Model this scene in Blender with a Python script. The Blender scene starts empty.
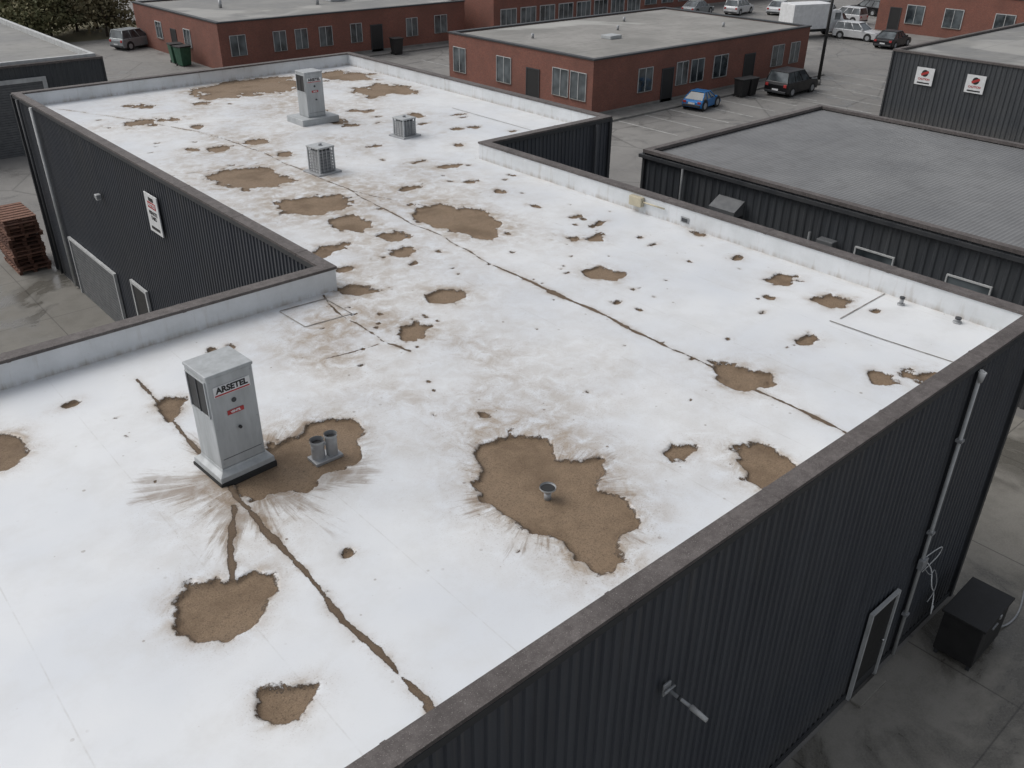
import bpy, bmesh, math, random
import numpy as np
from mathutils import Vector, Matrix
random.seed(7); rng=np.random.default_rng(11)
scene=bpy.context.scene
COL=scene.collection

# ------------------------------------------------------------------ helpers
def link(o,parent=None):
    COL.objects.link(o)
    if parent is not None: o.parent=parent
    return o
def empty(name,loc=(0,0,0),rot=0):
    e=bpy.data.objects.new(name,None); e.location=loc; e.rotation_euler=(0,0,rot); e.empty_display_size=.3
    return link(e)
def mesh(name,verts,faces,mat=None,parent=None,smooth=False,bevel=0,mats=None,fm=None):
    me=bpy.data.meshes.new(name); me.from_pydata([tuple(v) for v in verts],[],faces); me.update()
    bm=bmesh.new(); bm.from_mesh(me); bmesh.ops.recalc_face_normals(bm,faces=bm.faces); bm.to_mesh(me); bm.free()
    if mats:
        for m in mats: me.materials.append(m)
        if fm:
            for p,i in zip(me.polygons,fm): p.material_index=i
    elif mat: me.materials.append(mat)
    if smooth:
        for p in me.polygons: p.use_smooth=True
    o=bpy.data.objects.new(name,me); link(o,parent)
    if bevel>0:
        b=o.modifiers.new("b","BEVEL"); b.width=bevel; b.segments=2; b.limit_method='ANGLE'
    return o
def box(name,x0,x1,y0,y1,z0,z1,mat,parent=None,bevel=0):
    v=[(x0,y0,z0),(x1,y0,z0),(x1,y1,z0),(x0,y1,z0),(x0,y0,z1),(x1,y0,z1),(x1,y1,z1),(x0,y1,z1)]
    f=[(3,2,1,0),(4,5,6,7),(0,1,5,4),(1,2,6,5),(2,3,7,6),(3,0,4,7)]
    return mesh(name,v,f,mat,parent,bevel=bevel)
def cyl(name,p0,p1,r0,mat,parent=None,r1=None,n=16,caps=True,smooth=True):
    if r1 is None: r1=r0
    p0=Vector(p0);p1=Vector(p1);d=(p1-p0).normalized()
    a=d.orthogonal().normalized(); b=d.cross(a)
    v=[];f=[]
    for p,r in((p0,r0),(p1,r1)):
        for i in range(n):
            t=2*math.pi*i/n; v.append(p+a*(r*math.cos(t))+b*(r*math.sin(t)))
    for i in range(n): f.append((i,(i+1)%n,n+(i+1)%n,n+i))
    if caps: f.append(tuple(range(n-1,-1,-1))); f.append(tuple(range(n,2*n)))
    o=mesh(name,v,f,mat,parent)
    if smooth:
        for p in o.data.polygons: p.use_smooth=len(p.vertices)==4
    return o
def tube(name,pts,r,mat,parent=None):
    cu=bpy.data.curves.new(name,'CURVE'); cu.dimensions='3D'; cu.bevel_depth=r; cu.bevel_resolution=2
    s=cu.splines.new('NURBS'); s.points.add(len(pts)-1)
    for p,q in zip(s.points,pts): p.co=(q[0],q[1],q[2],1)
    s.use_endpoint_u=True; s.order_u=3
    cu.materials.append(mat)
    o=bpy.data.objects.new(name,cu); return link(o,parent)
def text(name,body,size,mat,loc,rot,parent=None,bold=.0):
    cu=bpy.data.curves.new(name,'FONT'); cu.body=body; cu.size=size; cu.align_x='CENTER'; cu.align_y='CENTER'; cu.extrude=.0015; cu.offset=bold
    cu.materials.append(mat)
    o=bpy.data.objects.new(name,cu); o.location=loc; o.rotation_euler=rot; return link(o,parent)

class NT:
    def __init__(s,name):
        s.m=bpy.data.materials.new(name); s.m.use_nodes=True; s.t=s.m.node_tree
        s.b=s.t.nodes["Principled BSDF"]; s.co=s.t.nodes.new("ShaderNodeTexCoord")
    def n(s,ty,**k):
        x=s.t.nodes.new(ty)
        for a,b in k.items(): setattr(x,a,b)
        return x
    def l(s,a,b): s.t.links.new(a,b)
    def noise(s,scale,detail=5,rough=.55,vec=None,dist=0):
        x=s.n("ShaderNodeTexNoise"); x.inputs["Scale"].default_value=scale; x.inputs["Detail"].default_value=detail
        x.inputs["Roughness"].default_value=rough; x.inputs["Distortion"].default_value=dist
        s.l(vec if vec is not None else s.co.outputs["Object"],x.inputs["Vector"]); return x.outputs["Fac"]
    def mr(s,v,a,b,c=0,d=1,smooth=False):
        x=s.n("ShaderNodeMapRange"); x.clamp=True
        if smooth: x.interpolation_type='SMOOTHSTEP'
        s.l(v,x.inputs[0])
        for i,q in enumerate((a,b,c,d)): x.inputs[1+i].default_value=q
        return x.outputs[0]
    def math(s,op,a,b=None,c=None):
        x=s.n("ShaderNodeMath",operation=op)
        for i,q in enumerate((a,b,c)):
            if q is None: continue
            if isinstance(q,(int,float)): x.inputs[i].default_value=q
            else: s.l(q,x.inputs[i])
        return x.outputs[0]
    def mix(s,f,a,b,mode='MIX'):
        x=s.n("ShaderNodeMixRGB",blend_type=mode)
        for i,q in enumerate((f,a,b)):
            if isinstance(q,(int,float)): x.inputs[i].default_value=q
            elif isinstance(q,tuple): x.inputs[i].default_value=(q[0],q[1],q[2],1)
            else: s.l(q,x.inputs[i])
        return x.outputs[0]
    def mapping(s,sc,vec=None):
        x=s.n("ShaderNodeMapping"); x.inputs["Scale"].default_value=sc
        s.l(vec if vec is not None else s.co.outputs["Object"],x.inputs["Vector"]); return x.outputs[0]
    def bump(s,h,st=.3,dist=.02):
        x=s.n("ShaderNodeBump"); x.inputs["Strength"].default_value=st; x.inputs["Distance"].default_value=dist
        s.l(h,x.inputs["Height"]); s.l(x.outputs[0],s.b.inputs["Normal"])
    def col(s,c):
        if isinstance(c,tuple): s.b.inputs["Base Color"].default_value=(c[0],c[1],c[2],1)
        else: s.l(c,s.b.inputs["Base Color"])
    def rough(s,r):
        if isinstance(r,(int,float)): s.b.inputs["Roughness"].default_value=r
        else: s.l(r,s.b.inputs["Roughness"])

def simple(name,c1,c2=None,scale=3,rough=.6,metal=0,bump=0,spec=None,stretch=None,bs=40):
    t=NT(name)
    if c2 is None: c2=tuple(x*.75 for x in c1)
    vec=t.mapping(stretch) if stretch else None
    n=t.mr(t.noise(scale,6,.6,vec),.32,.68)
    t.col(t.mix(n,c1,c2)); t.rough(t.mr(n,0,1,rough,min(1,rough+.15)))
    t.b.inputs["Metallic"].default_value=metal
    if bump: t.bump(t.noise(bs,4,.6),bump,.01)
    return t.m

M={}
M['galv']=simple('galvanised_metal',(.40,.41,.42),(.30,.31,.32),6,.45,.35)
M['shutter']=simple('shutter_metal',(.14,.145,.15),(.10,.105,.11),3,.5,.2)
M['lightgrey']=simple('grey_paint',(.42,.44,.45),(.33,.345,.35),4,.45,.0,bump=.05)
M['ventgrey']=simple('vent_paint',(.42,.44,.45),(.32,.335,.34),2.5,.4,.1,stretch=(3,3,.6))
M['black']=simple('black_plastic',(.012,.012,.013),(.02,.02,.02),5,.5)
M['rubber']=simple('rubber',(.018,.018,.018),(.03,.03,.03),5,.85)
M['white']=simple('white_paint',(.72,.73,.74),(.58,.59,.59),3,.5)
M['red']=simple('red_paint',(.42,.03,.03),(.34,.03,.03),3,.5)
M['green']=simple('green_plastic',(.03,.10,.06),(.02,.07,.04),3,.6)
M['beige']=simple('beige_plastic',(.5,.45,.33),(.42,.38,.28),5,.6)
M['pallet']=simple('reddish_timber',(.235,.12,.082),(.13,.07,.05),7,.85,stretch=(1,1,4))
M['pallet_dark']=simple('stained_timber',(.13,.06,.04),(.07,.035,.025),7,.85,stretch=(1,1,4))
M['concrete']=simple('concrete',(.24,.235,.22),(.17,.165,.155),1.5,.85,bump=.2)
M['chrome']=simple('chrome',(.6,.6,.6),(.5,.5,.5),3,.2,.9)
M['trim']=simple('dark_trim',(.04,.043,.048),(.055,.057,.06),2,.45,.2)
M['frame']=simple('pale_frame',(.50,.51,.51),(.36,.37,.37),3,.5)

def glassmat():
    t=NT('window_glass'); n=t.noise(.8,2)
    t.col(t.mix(t.mr(n,.35,.65),(.018,.024,.028),(.12,.14,.15))); t.rough(.08)
    t.b.inputs["Specular IOR Level"].default_value=.8
    return t.m
M['glass']=glassmat()

def wallmat(name,c1,c2):
    t=NT(name)
    st=t.noise(1.2,6,.6,t.mapping((5,5,.35)))
    big=t.noise(.35,3)
    a=t.mix(t.mr(st,.35,.7),c1,c2)
    a=t.mix(t.math('MULTIPLY',t.mr(big,.45,.75),.25),a,(.10,.098,.09))
    sep=t.n("ShaderNodeSeparateXYZ"); t.l(t.co.outputs["Object"],sep.inputs[0])
    foot=t.math('MULTIPLY',t.mr(sep.outputs[2],1.0,0,0,.6),t.noise(3,5))
    a=t.mix(foot,a,(.14,.13,.115))
    dr_=t.math('MULTIPLY',t.mr(sep.outputs[2],5.2,6.7,0,.55),t.mr(t.noise(1.5,5,.6,t.mapping((7,7,.25))),.5,.7))
    a=t.mix(dr_,a,(.13,.125,.12))
    t.col(a); t.rough(t.mr(st,.3,.7,.38,.58)); t.b.inputs["Metallic"].default_value=.1
    return t.m
M['wall']=wallmat('dark_metal_cladding',(.056,.062,.075),(.078,.085,.098))
M['wall2']=wallmat('charcoal_cladding',(.046,.051,.058),(.066,.072,.079))

def capmat():
    t=NT('weathered_coping')
    n=t.noise(9,7,.7); n2=t.noise(1.2,4); f=t.noise(70,3,.7)
    a=t.mix(t.mr(n,.4,.65),(.083,.072,.069),(.135,.12,.115))
    a=t.mix(t.math('MULTIPLY',t.mr(n2,.45,.7),.6),a,(.052,.044,.042))
    a=t.mix(t.mr(f,.60,.70,0,.75),a,(.38,.36,.34))
    t.col(a); t.rough(.75); t.bump(n,.5,.012)
    return t.m
M['cap']=capmat()

def membranewall():
    t=NT('white_membrane_upstand')
    n=t.noise(1.6,6,.62); s=t.noise(2.2,6,.6,t.mapping((3,3,.4))); f=t.noise(45,4,.7)
    a=t.mix(t.mr(n,.35,.7),(.68,.70,.72),(.57,.59,.60))
    a=t.mix(t.mr(s,.57,.77,0,.5),a,(.38,.35,.31))
    sep=t.n("ShaderNodeSeparateXYZ"); t.l(t.co.outputs["Object"],sep.inputs[0])
    low=t.mr(sep.outputs[2],6.36,6.22,0,.75)
    a=t.mix(t.math('MULTIPLY',low,t.mr(s,.38,.62)),a,(.30,.25,.195))
    a=t.mix(t.mr(f,.66,.74,0,.6),a,(.2,.17,.13))
    t.col(a); t.rough(.5); t.bump(n,.15,.03)
    return t.m
M['memb']=membranewall()

def brickmat():
    t=NT('red_brick')
    br=t.n("ShaderNodeTexBrick"); br.inputs["Scale"].default_value=4.0; br.inputs["Mortar Size"].default_value=.012
    br.inputs["Color1"].default_value=(.235,.085,.058,1); br.inputs["Color2"].default_value=(.17,.064,.046,1); br.inputs["Mortar"].default_value=(.2,.16,.14,1)
    sep=t.n("ShaderNodeSeparateXYZ"); t.l(t.co.outputs["Object"],sep.inputs[0])
    cb=t.n("ShaderNodeCombineXYZ"); t.l(t.math('ADD',sep.outputs[0],sep.outputs[1]),cb.inputs[0]); t.l(sep.outputs[2],cb.inputs[1])
    t.l(cb.outputs[0],br.inputs["Vector"])
    n=t.noise(.5,5); a=t.mix(t.mr(n,.4,.7,0,.55),br.outputs["Color"],(.12,.055,.042))
    t.col(a); t.rough(.85); return t.m
M['brick']=brickmat()

def flatroof(name,c1,c2,c3,ribs=None):
    t=NT(name)
    n=t.noise(.22,6,.6); n2=t.noise(1.5,6,.65); st=t.noise(1,5,.6,t.mapping((.15,2.0,1)))
    a=t.mix(t.mr(n,.38,.62),c1,c2)
    a=t.mix(t.mr(n2,.5,.75,0,.6),a,c3)
    a=t.mix(t.mr(st,.55,.75,0,.4),a,c3)
    if ribs:
        w=t.n("ShaderNodeTexWave",wave_type='BANDS',bands_direction=ribs[0]); w.inputs["Scale"].default_value=ribs[1]; w.inputs["Distortion"].default_value=0
        t.l(t.co.outputs["Object"],w.inputs["Vector"])
        a=t.mix(t.mr(w.outputs["Fac"],.75,1,0,.3),a,(.07,.07,.07)); t.bump(w.outputs["Fac"],.45,.02)
    else:
        pn=t.noise(.10,4,.5,dist=.4)
        a=t.mix(t.mr(pn,.58,.63,0,.4,True),a,tuple(min(.5,k*1.8) for k in c2))
        sep=t.n("ShaderNodeSeparateXYZ"); t.l(t.co.outputs["Object"],sep.inputs[0])
        wv=t.math('ABSOLUTE',t.math('SUBTRACT',t.math('FRACT',t.math('DIVIDE',sep.outputs[1],3.0)),.5))
        a=t.mix(t.mr(wv,.0,.02,.35,0),a,(.08,.08,.075))
        t.bump(n2,.2,.02)
    t.col(a); t.rough(.7); return t.m
M['roofgrey']=flatroof('bitumen_roof_grey',(.19,.19,.185),(.25,.245,.23),(.14,.14,.13))
M['roofbeige']=flatroof('gravel_roof',(.205,.20,.185),(.29,.28,.262),(.155,.15,.135))
M['roofdark']=flatroof('ribbed_roof',(.145,.148,.152),(.19,.193,.195),(.115,.115,.115),('Y',2.2))

def groundmat():
    t=NT('worn_asphalt')
    n=t.noise(.09,6,.6); n2=t.noise(.7,6,.62,dist=.6); f=t.noise(30,3,.7)
    a=t.mix(t.mr(n,.38,.65),(.165,.16,.152),(.235,.228,.215))
    a=t.mix(t.mr(n2,.45,.72,0,.75),a,(.11,.107,.10))
    a=t.mix(t.mr(f,.3,.7,0,.35),a,(.25,.24,.23))
    v=t.n("ShaderNodeTexVoronoi",feature='DISTANCE_TO_EDGE'); v.inputs["Scale"].default_value=.16
    t.l(t.co.outputs["Object"],v.inputs["Vector"])
    wet=t.mr(n2,.53,.6,0,1,True)
    t.col(t.mix(t.mr(v.outputs["Distance"],.0,.012,.6,0),a,(.07,.068,.065)))
    t.rough(t.math('SUBTRACT',.85,t.math('MULTIPLY',wet,.4)))
    t.bump(f,.25,.01); return t.m
M['asphalt']=groundmat()
def yardmat(name,wetk,br):
    t=NT(name)
    sc=lambda c_:tuple(k*br for k in c_)
    n=t.noise(.35,7,.62,dist=.8); n2=t.noise(1.6,6,.65); f=t.noise(25,3,.7); n3=t.noise(.12,4)
    a=t.mix(t.mr(n3,.35,.65),sc((.155,.147,.130)),sc((.20,.19,.170)))
    a=t.mix(t.mr(n2,.45,.7,0,.6),a,sc((.10,.094,.080)))
    wet=t.mr(n,.46,.58,0,1,True)
    a=t.mix(t.math('MULTIPLY',wet,wetk),a,(.055,.051,.042))
    a=t.mix(t.mr(f,.35,.7,0,.3),a,sc((.26,.25,.22)))
    sep=t.n("ShaderNodeSeparateXYZ"); t.l(t.co.outputs["Object"],sep.inputs[0])
    for k in(0,1):
        w=t.math('ABSOLUTE',t.math('SUBTRACT',t.math('FRACT',t.math('DIVIDE',sep.outputs[k],4.2)),.5))
        a=t.mix(t.mr(w,.0,.006,.8,0),a,(.04,.037,.033))
    t.col(a); t.rough(t.mr(wet,0,1,.8,.22)); t.bump(t.math('ADD',t.math('MULTIPLY',f,.5),t.math('MULTIPLY',wet,-.5)),.15,.01)
    return t.m
M['yard']=yardmat('damp_concrete_yard',.75,1.25)
M['alley']=yardmat('concrete_alley',.5,1.0)
M['line']=simple('road_paint',(.5,.5,.48),(.27,.27,.26),2.5,.7)
M['soil']=simple('grass_ground',(.10,.095,.05),(.16,.14,.09),.15,.95)

# ------------------------------------------------------------------ camera
F=876.01;yaw,pit,rol=.7252,.5199,.0097
fw=Vector((math.sin(yaw)*math.cos(pit),math.cos(yaw)*math.cos(pit),-math.sin(pit)))
r=Vector((math.cos(yaw),-math.sin(yaw),0)); u=r.cross(fw)
c,s=math.cos(rol),math.sin(rol); r2=c*r+s*u; u2=-s*r+c*u
cam=bpy.data.cameras.new("camera"); cam.lens=F/1024*36; cam.sensor_width=36; cam.clip_start=.1; cam.clip_end=6000
co=bpy.data.objects.new("camera",cam); COL.objects.link(co)
co.matrix_world=Matrix(((r2.x,u2.x,-fw.x,0),(r2.y,u2.y,-fw.y,0),(r2.z,u2.z,-fw.z,13.4),(0,0,0,1)))
scene.camera=co

# ------------------------------------------------------------------ light
w=bpy.data.worlds.new("World"); scene.world=w; w.use_nodes=True; nt=w.node_tree
sky=nt.nodes.new("ShaderNodeTexSky"); sky.sky_type='NISHITA'; sky.sun_disc=False
sun_az=math.radians(-35); sun_el=math.radians(50)   # azimuth from +Y toward +X
sky.sun_elevation=sun_el; sky.sun_rotation=sun_az; sky.air_density=1.0; sky.dust_density=4; sky.ozone_density=1
hs=nt.nodes.new("ShaderNodeHueSaturation"); hs.inputs["Saturation"].default_value=.28
nt.links.new(sky.outputs[0],hs.inputs["Color"]); nt.links.new(hs.outputs[0],nt.nodes["Background"].inputs[0])
nt.nodes["Background"].inputs[1].default_value=.135
sd=Vector((math.sin(sun_az)*math.cos(sun_el),math.cos(sun_az)*math.cos(sun_el),math.sin(sun_el)))
sl=bpy.data.lights.new("sun",'SUN'); sl.energy=1.0; sl.angle=math.radians(50); sl.color=(1,.98,.955)
so=bpy.data.objects.new("sun",sl); COL.objects.link(so); so.rotation_euler=sd.to_track_quat('Z','Y').to_euler(); so.location=(0,0,60)
scene.view_settings.view_transform='Standard'; scene.view_settings.look='None'; scene.view_settings.exposure=0

# ------------------------------------------------------------------ ground
S=2500
mesh("ground",[(-S,-S,0),(S,-S,0),(S,S,0),(-S,S,0)],[(0,1,2,3)],M['asphalt'])
mesh("grass_verge",[(-60,93,.004),(36,93,.004),(36,400,.004),(-60,400,.004)],[(0,1,2,3)],M['soil'])
mesh("yard_pavement",[(-30,-20,.004),(25.5,-20,.004),(25.5,4.3,.004),(-30,4.3,.004)],[(0,1,2,3)],M['yard'])
mesh("side_pavement",[(16.75,4.3,.004),(25.5,4.3,.004),(25.5,19.9,.004),(16.75,19.9,.004)],[(0,1,2,3)],M['yard'])
mesh("alley_pavement",[(-30,14.9,.004),(7.9,14.9,.004),(7.9,52,.004),(-30,52,.004)],[(0,1,2,3)],M['alley'])

# ------------------------------------------------------------------ numpy noise
LAT=rng.random((256,256))
def vn(x,y,sc,seed=0):
    X=x/sc+seed*17.3; Y=y/sc+seed*31.7
    xi=np.floor(X).astype(int); yi=np.floor(Y).astype(int); fx=X-xi; fy=Y-yi
    fx=fx*fx*(3-2*fx); fy=fy*fy*(3-2*fy)
    g=lambda a,b:LAT[a%256,b%256]
    return (g(xi,yi)*(1-fx)+g(xi+1,yi)*fx)*(1-fy)+(g(xi,yi+1)*(1-fx)+g(xi+1,yi+1)*fx)*fy-.5
def fbm(x,y,sc,seed=0,o=4):
    v=0;a=1
    for i in range(o): v=v+a*vn(x,y,sc/2**i,seed+i*3); a*=.5
    return v

# ------------------------------------------------------------------ stains (metres, roof plan)
P=lambda s:[tuple(float(q)/100 for q in a.split(',')) for a in s.split()]
POLY=[
 (P("671,831 729,827 754,777 744,734 782,692 766,666 727,644 736,610 730,573 707,558 669,552 648,521 622,513 603,536 603,571 614,599 598,638 594,682 595,723 613,767"),.12),
 (P("204,813 232,828 257,815 276,794 293,798 313,781 301,751 278,739 261,722 225,721 198,738 189,769"),.09),
 (P("220,630 246,616 270,601 250,587 233,573 212,585 205,602"),.09),
 (P("420,1025 474,1045 528,1036 563,1021 560,979 528,937 491,918 447,925 409,912 375,926 348,945 352,985"),.24),
 (P("110,1340 143,1329 178,1306 172,1275 173,1240 141,1219 100,1220"),.09),
 (P("360,1252 381,1263 407,1241 379,1201 358,1188"),.08),
 (P("948,587 987,571 993,532 972,490 944,483 903,488 900,521 920,541 923,565"),.15),
 (P("1144,764 1165,727 1188,679 1142,661 1109,667 1094,706"),.16),
 (P("954,2347 1013,2399 1121,2349 1128,2215 1106,2160 1033,2151 935,2232"),.22),
 (P("990,2043 1060,2039 1149,1987 1141,1917 1099,1869 996,1876 954,1950"),.22),
 (P("1025,1832 1096,1832 1110,1742 1044,1706 1006,1756"),.24),
 (P("1238,1784 1305,1759 1335,1673 1358,1584 1324,1518 1257,1484 1204,1511 1188,1604 1193,1692"),.28),
 (P("1395,3472 1532,3563 1664,3564 1829,3487 1769,3296 1648,3197 1514,3305 1401,3281 1365,3332"),.7),
 (P("1872,3088 2024,3142 2111,3021 2057,2891 1962,2944 1852,2916"),.5),
 (P("1934,3488 2075,3493 2133,3329 2070,3212 1947,3284"),.45),
 (P("1504,809 1568,800 1576,748 1538,737 1495,755"),.12),
 (P("1263,1202 1311,1198 1319,1133 1280,1117 1250,1163"),.10),
 (P("1373,1396 1400,1347 1455,1335 1430,1296 1373,1336"),.16),
 (P("934,1316 977,1326 1012,1289 995,1252 955,1248 926,1285"),.08),
 (P("812,1458 853,1450 886,1389 839,1390 807,1424"),.14),
 (P("809,1232 850,1236 859,1201 822,1167 792,1187"),.14),
]
DOTS="""260,1338,12 890,626,23 1074,1638,32 1041,1540,30 900,1659,33 1326,1919,28 1532,2010,20
1559,902,25 1582,1038,13 1343,714,17 1312,547,21 1370,510,24 401,753,7 885,1535,15 1501,1464,15 1511,1389,16 1512,1261,10 1504,1209,10
1642,1188,15 1109,2615,32 1230,2624,34 1224,2432,24 1489,1737,12 1817,2345,22 1830,2596,26 1141,3339,40 1714,2770,32 734,898,8 1017,1468,11
1101,1490,12 508,1367,8 539,1361,8 1484,1858,15 1477,1585,11 1483,1091,8 1662,880,7 1554,693,7 1578,2685,32 1496,2108,17 1488,2334,18"""
DOTS=[tuple(float(q)/100 for q in a.split(',')) for a in DOTS.split()]
DOTS+=[(10.64,30.86,.62),(10.2,31.1,.4)]
for i in range(34): DOTS.append((random.uniform(9,21),random.uniform(21,34),random.uniform(.05,.25)))
for i in range(34): DOTS.append((random.uniform(11,16.2),random.uniform(8,20),random.uniform(.02,.085)))
for i in range(18): DOTS.append((random.gauss(7.9,.6),random.gauss(12.6,1.0),random.uniform(.015,.06)))
for i in range(22): DOTS.append((random.uniform(5.5,16),random.uniform(7,14),random.uniform(.012,.03)))
for i in range(12): DOTS.append((random.uniform(2,16),random.uniform(5,13),random.uniform(.01,.02)))
CR=[ # polyline, halfwidth start, end, wobble
 (P("904,3469 1038,3163 1151,2854 1187,2506 1183,1992 1164,1651 1141,1363"),.014,.018,.05),
 (P("1141,1363 1137,1170"),.020,.034,.03),
 (P("1137,1170 1135,1029 1130,785"),.050,.034,.05),
 (P("1130,785 1119,617 1109,470"),.026,.026,.04),
 (P("371,1349 362,1216 356,1094 353,951"),.020,.026,.04),
 (P("353,951 348,866 344,794 343,726 341,674 337,622 334,574 333,524 332,476"),.034,.044,.05),
 (P("771,1448 759,1319 751,1206 770,1140"),.016,.022,.10),
 (P("641,1210 686,1202 742,1199"),.014,.014,.03),
 (P("340,930 305,870 272,800"),.05,.035,.03),
 (P("1183,1992 1290,1700"),.012,.012,.06),
 (P("780,2440 1183,2380"),.008,.012,.06),
]
def axis(a):
    o=[]
    for (s,e,st) in a: o+=list(np.arange(s,e-1e-6,st))
    o.append(a[-1][1]); return np.array(o)
OUT=[(-9,4.38),(16.71,4.38),(16.71,19.96),(21.94,19.96),(21.94,36.0),(7.93,36.0),(7.93,14.76),(-9,14.76)]
T=.22; ZR=6.24; ZT=6.74
ax=axis([(-9+T,0,.2),(0,7.93+T,.028),(7.93+T,16.71-T,.034),(16.71-T,21.94-T,.06)])
ay=axis([(4.38+T,14.76-T,.028),(14.76-T,19.96+T,.05),(19.96+T,36-T,.07)])
X,Y=np.meshgrid(ax,ay,indexing='ij')
nx,ny=X.shape
D=np.full(X.shape,5.0); G=np.zeros(X.shape)
def polysd(px,py,poly):
    d=np.full(px.shape,1e9); ins=np.zeros(px.shape,bool)
    n=len(poly)
    for i in range(n):
        ax_,ay_=poly[i]; bx,by=poly[(i+1)%n]; ex,ey=bx-ax_,by-ay_
        wx,wy=px-ax_,py-ay_; t=np.clip((wx*ex+wy*ey)/(ex*ex+ey*ey+1e-12),0,1)
        d=np.minimum(d,(wx-ex*t)**2+(wy-ey*t)**2)
        c1=(ay_<=py)&(by>py); c2=(ay_>py)&(by<=py); cr=ex*wy-ey*wx
        ins^=((c1&(cr>0))|(c2&(cr<0)))
    d=np.sqrt(d); return np.where(ins,-d,d)
N1=fbm(X,Y,.45,1,4); N2=fbm(X,Y,1.4,2,4); NS=fbm(X,Y,.18,5,3)
def region(x0,x1,y0,y1,m):
    i0,i1=np.searchsorted(ax,[x0-m,x1+m]); j0,j1=np.searchsorted(ay,[y0-m,y1+m]); return slice(max(i0-1,0),i1+1),slice(max(j0-1,0),j1+1)
for poly,amp in POLY:
    xs=[p[0] for p in poly]; ys=[p[1] for p in poly]
    sl_=region(min(xs),max(xs),min(ys),max(ys),2.2)
    d=polysd(X[sl_],Y[sl_],poly)+N1[sl_]*amp*1.4+NS[sl_]*min(amp,.2)*.9
    D[sl_]=np.minimum(D[sl_],d)
    size=max(max(xs)-min(xs),max(ys)-min(ys))
    G[sl_]=np.maximum(G[sl_],.9*np.exp(-np.maximum(d,0)/(.05+.08*size))*(.45+1.2*(N1[sl_]+.5)))
for x,y,rr in DOTS:
    sl_=region(x,x,y,y,rr*4+.4)
    a=random.uniform(.65,1.35)
    d=np.sqrt(((X[sl_]-x)*a)**2+((Y[sl_]-y)/a)**2)-rr+N1[sl_]*rr*1.1+NS[sl_]*rr*.8
    D[sl_]=np.minimum(D[sl_],d)
    G[sl_]=np.maximum(G[sl_],.6*np.exp(-np.maximum(d,0)/(rr*.6+.02)))
DP=D.copy()
for pl,w0,w1,wob in CR:
    tot=len(pl)-1
    for i in range(tot):
        (x0,y0),(x1,y1)=pl[i],pl[i+1]
        sl_=region(min(x0,x1),max(x0,x1),min(y0,y1),max(y0,y1),1.2)
        px=X[sl_]+fbm(Y[sl_],X[sl_]*0+3,1.1,9,5)*wob*2.4; py=Y[sl_]
        ex,ey=x1-x0,y1-y0; t=np.clip(((px-x0)*ex+(py-y0)*ey)/(ex*ex+ey*ey),0,1)
        dd=np.hypot(px-x0-ex*t,py-y0-ey*t)
        wd=(w0+(w1-w0)*(i+t)/tot)*(1+1.1*N1[sl_]+.9*NS[sl_])
        d=dd-wd
        D[sl_]=np.minimum(D[sl_],d*3.0)
        G[sl_]=np.maximum(G[sl_],.75*np.exp(-np.maximum(d,0)/(.055))*(.4+N1[sl_]+.5))
CRK=np.clip((DP-D)/.05,0,1)
def blob(x,y,r,a,sy=1): 
    return a*np.exp(-(((X-x)**2+((Y-y)/sy)**2)/(r*r)))
H=blob(7.4,10.2,1.6,.55,1.3)+blob(6.9,13.0,1.2,.5)+blob(7.6,12.2,1.1,.55)+blob(4.4,9.8,1.2,.6)+blob(8.6,8.6,1.8,.3)+blob(11.5,17.5,3.2,.4,1.6)+blob(11.,22,3.0,.35,1.5)+blob(15.5,31,5,.5,1)+blob(13,25,5,.3,1.4)+blob(6.8,6.8,1.4,.3)+blob(11.5,7,1.2,.3)+blob(9.4,5.5,.9,.3)+blob(3.3,9.2,.9,.65)+blob(8.5,14,2,.3)
H=H*(.35+1.6*np.clip(N2+.4,0,1.2))
edge=polysd(X,Y,OUT); e=-edge-T
H=np.maximum(H,.5*np.exp(-np.maximum(e,0)/.10)*(.4+N2+.5))
G=np.clip(np.maximum(G,0)+H*.85,0,1)
Z=ZR-np.clip(-DP/.045+.2,0,1)*.045+N2*.010
keep=((X<=16.71-T+1e-5)|(Y>=19.96+T-1e-5))&((X>=7.93+T-1e-5)|(Y<=14.76-T+1e-5))
kq=keep[:-1,:-1]&keep[1:,:-1]&keep[:-1,1:]&keep[1:,1:]
idx=np.arange(nx*ny).reshape(nx,ny)
q=np.stack([idx[:-1,:-1][kq],idx[1:,:-1][kq],idx[1:,1:][kq],idx[:-1,1:][kq]],1)
used=np.zeros(nx*ny,bool); used[q.ravel()]=True; remap=np.cumsum(used)-1; q=remap[q]
V=np.stack([X.ravel()[used],Y.ravel()[used],Z.ravel()[used]],1).astype(np.float32)
me=bpy.data.meshes.new("roof_membrane"); me.vertices.add(len(V)); me.vertices.foreach_set("co",V.ravel())
me.loops.add(q.size); me.loops.foreach_set("vertex_index",q.ravel().astype(np.int32))
me.polygons.add(len(q)); me.polygons.foreach_set("loop_start",np.arange(0,q.size,4,dtype=np.int32)); 
me.polygons.foreach_set("use_smooth",np.ones(len(q),bool))
me.update(calc_edges=True); me.validate()
for nm,arr in(("dirt_dist",D),("grime",G),("crack",CRK)):
    a=me.attributes.new(nm,'FLOAT','POINT'); a.data.foreach_set("value",arr.ravel()[used].astype(np.float32))
print("roof verts",len(V))

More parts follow.
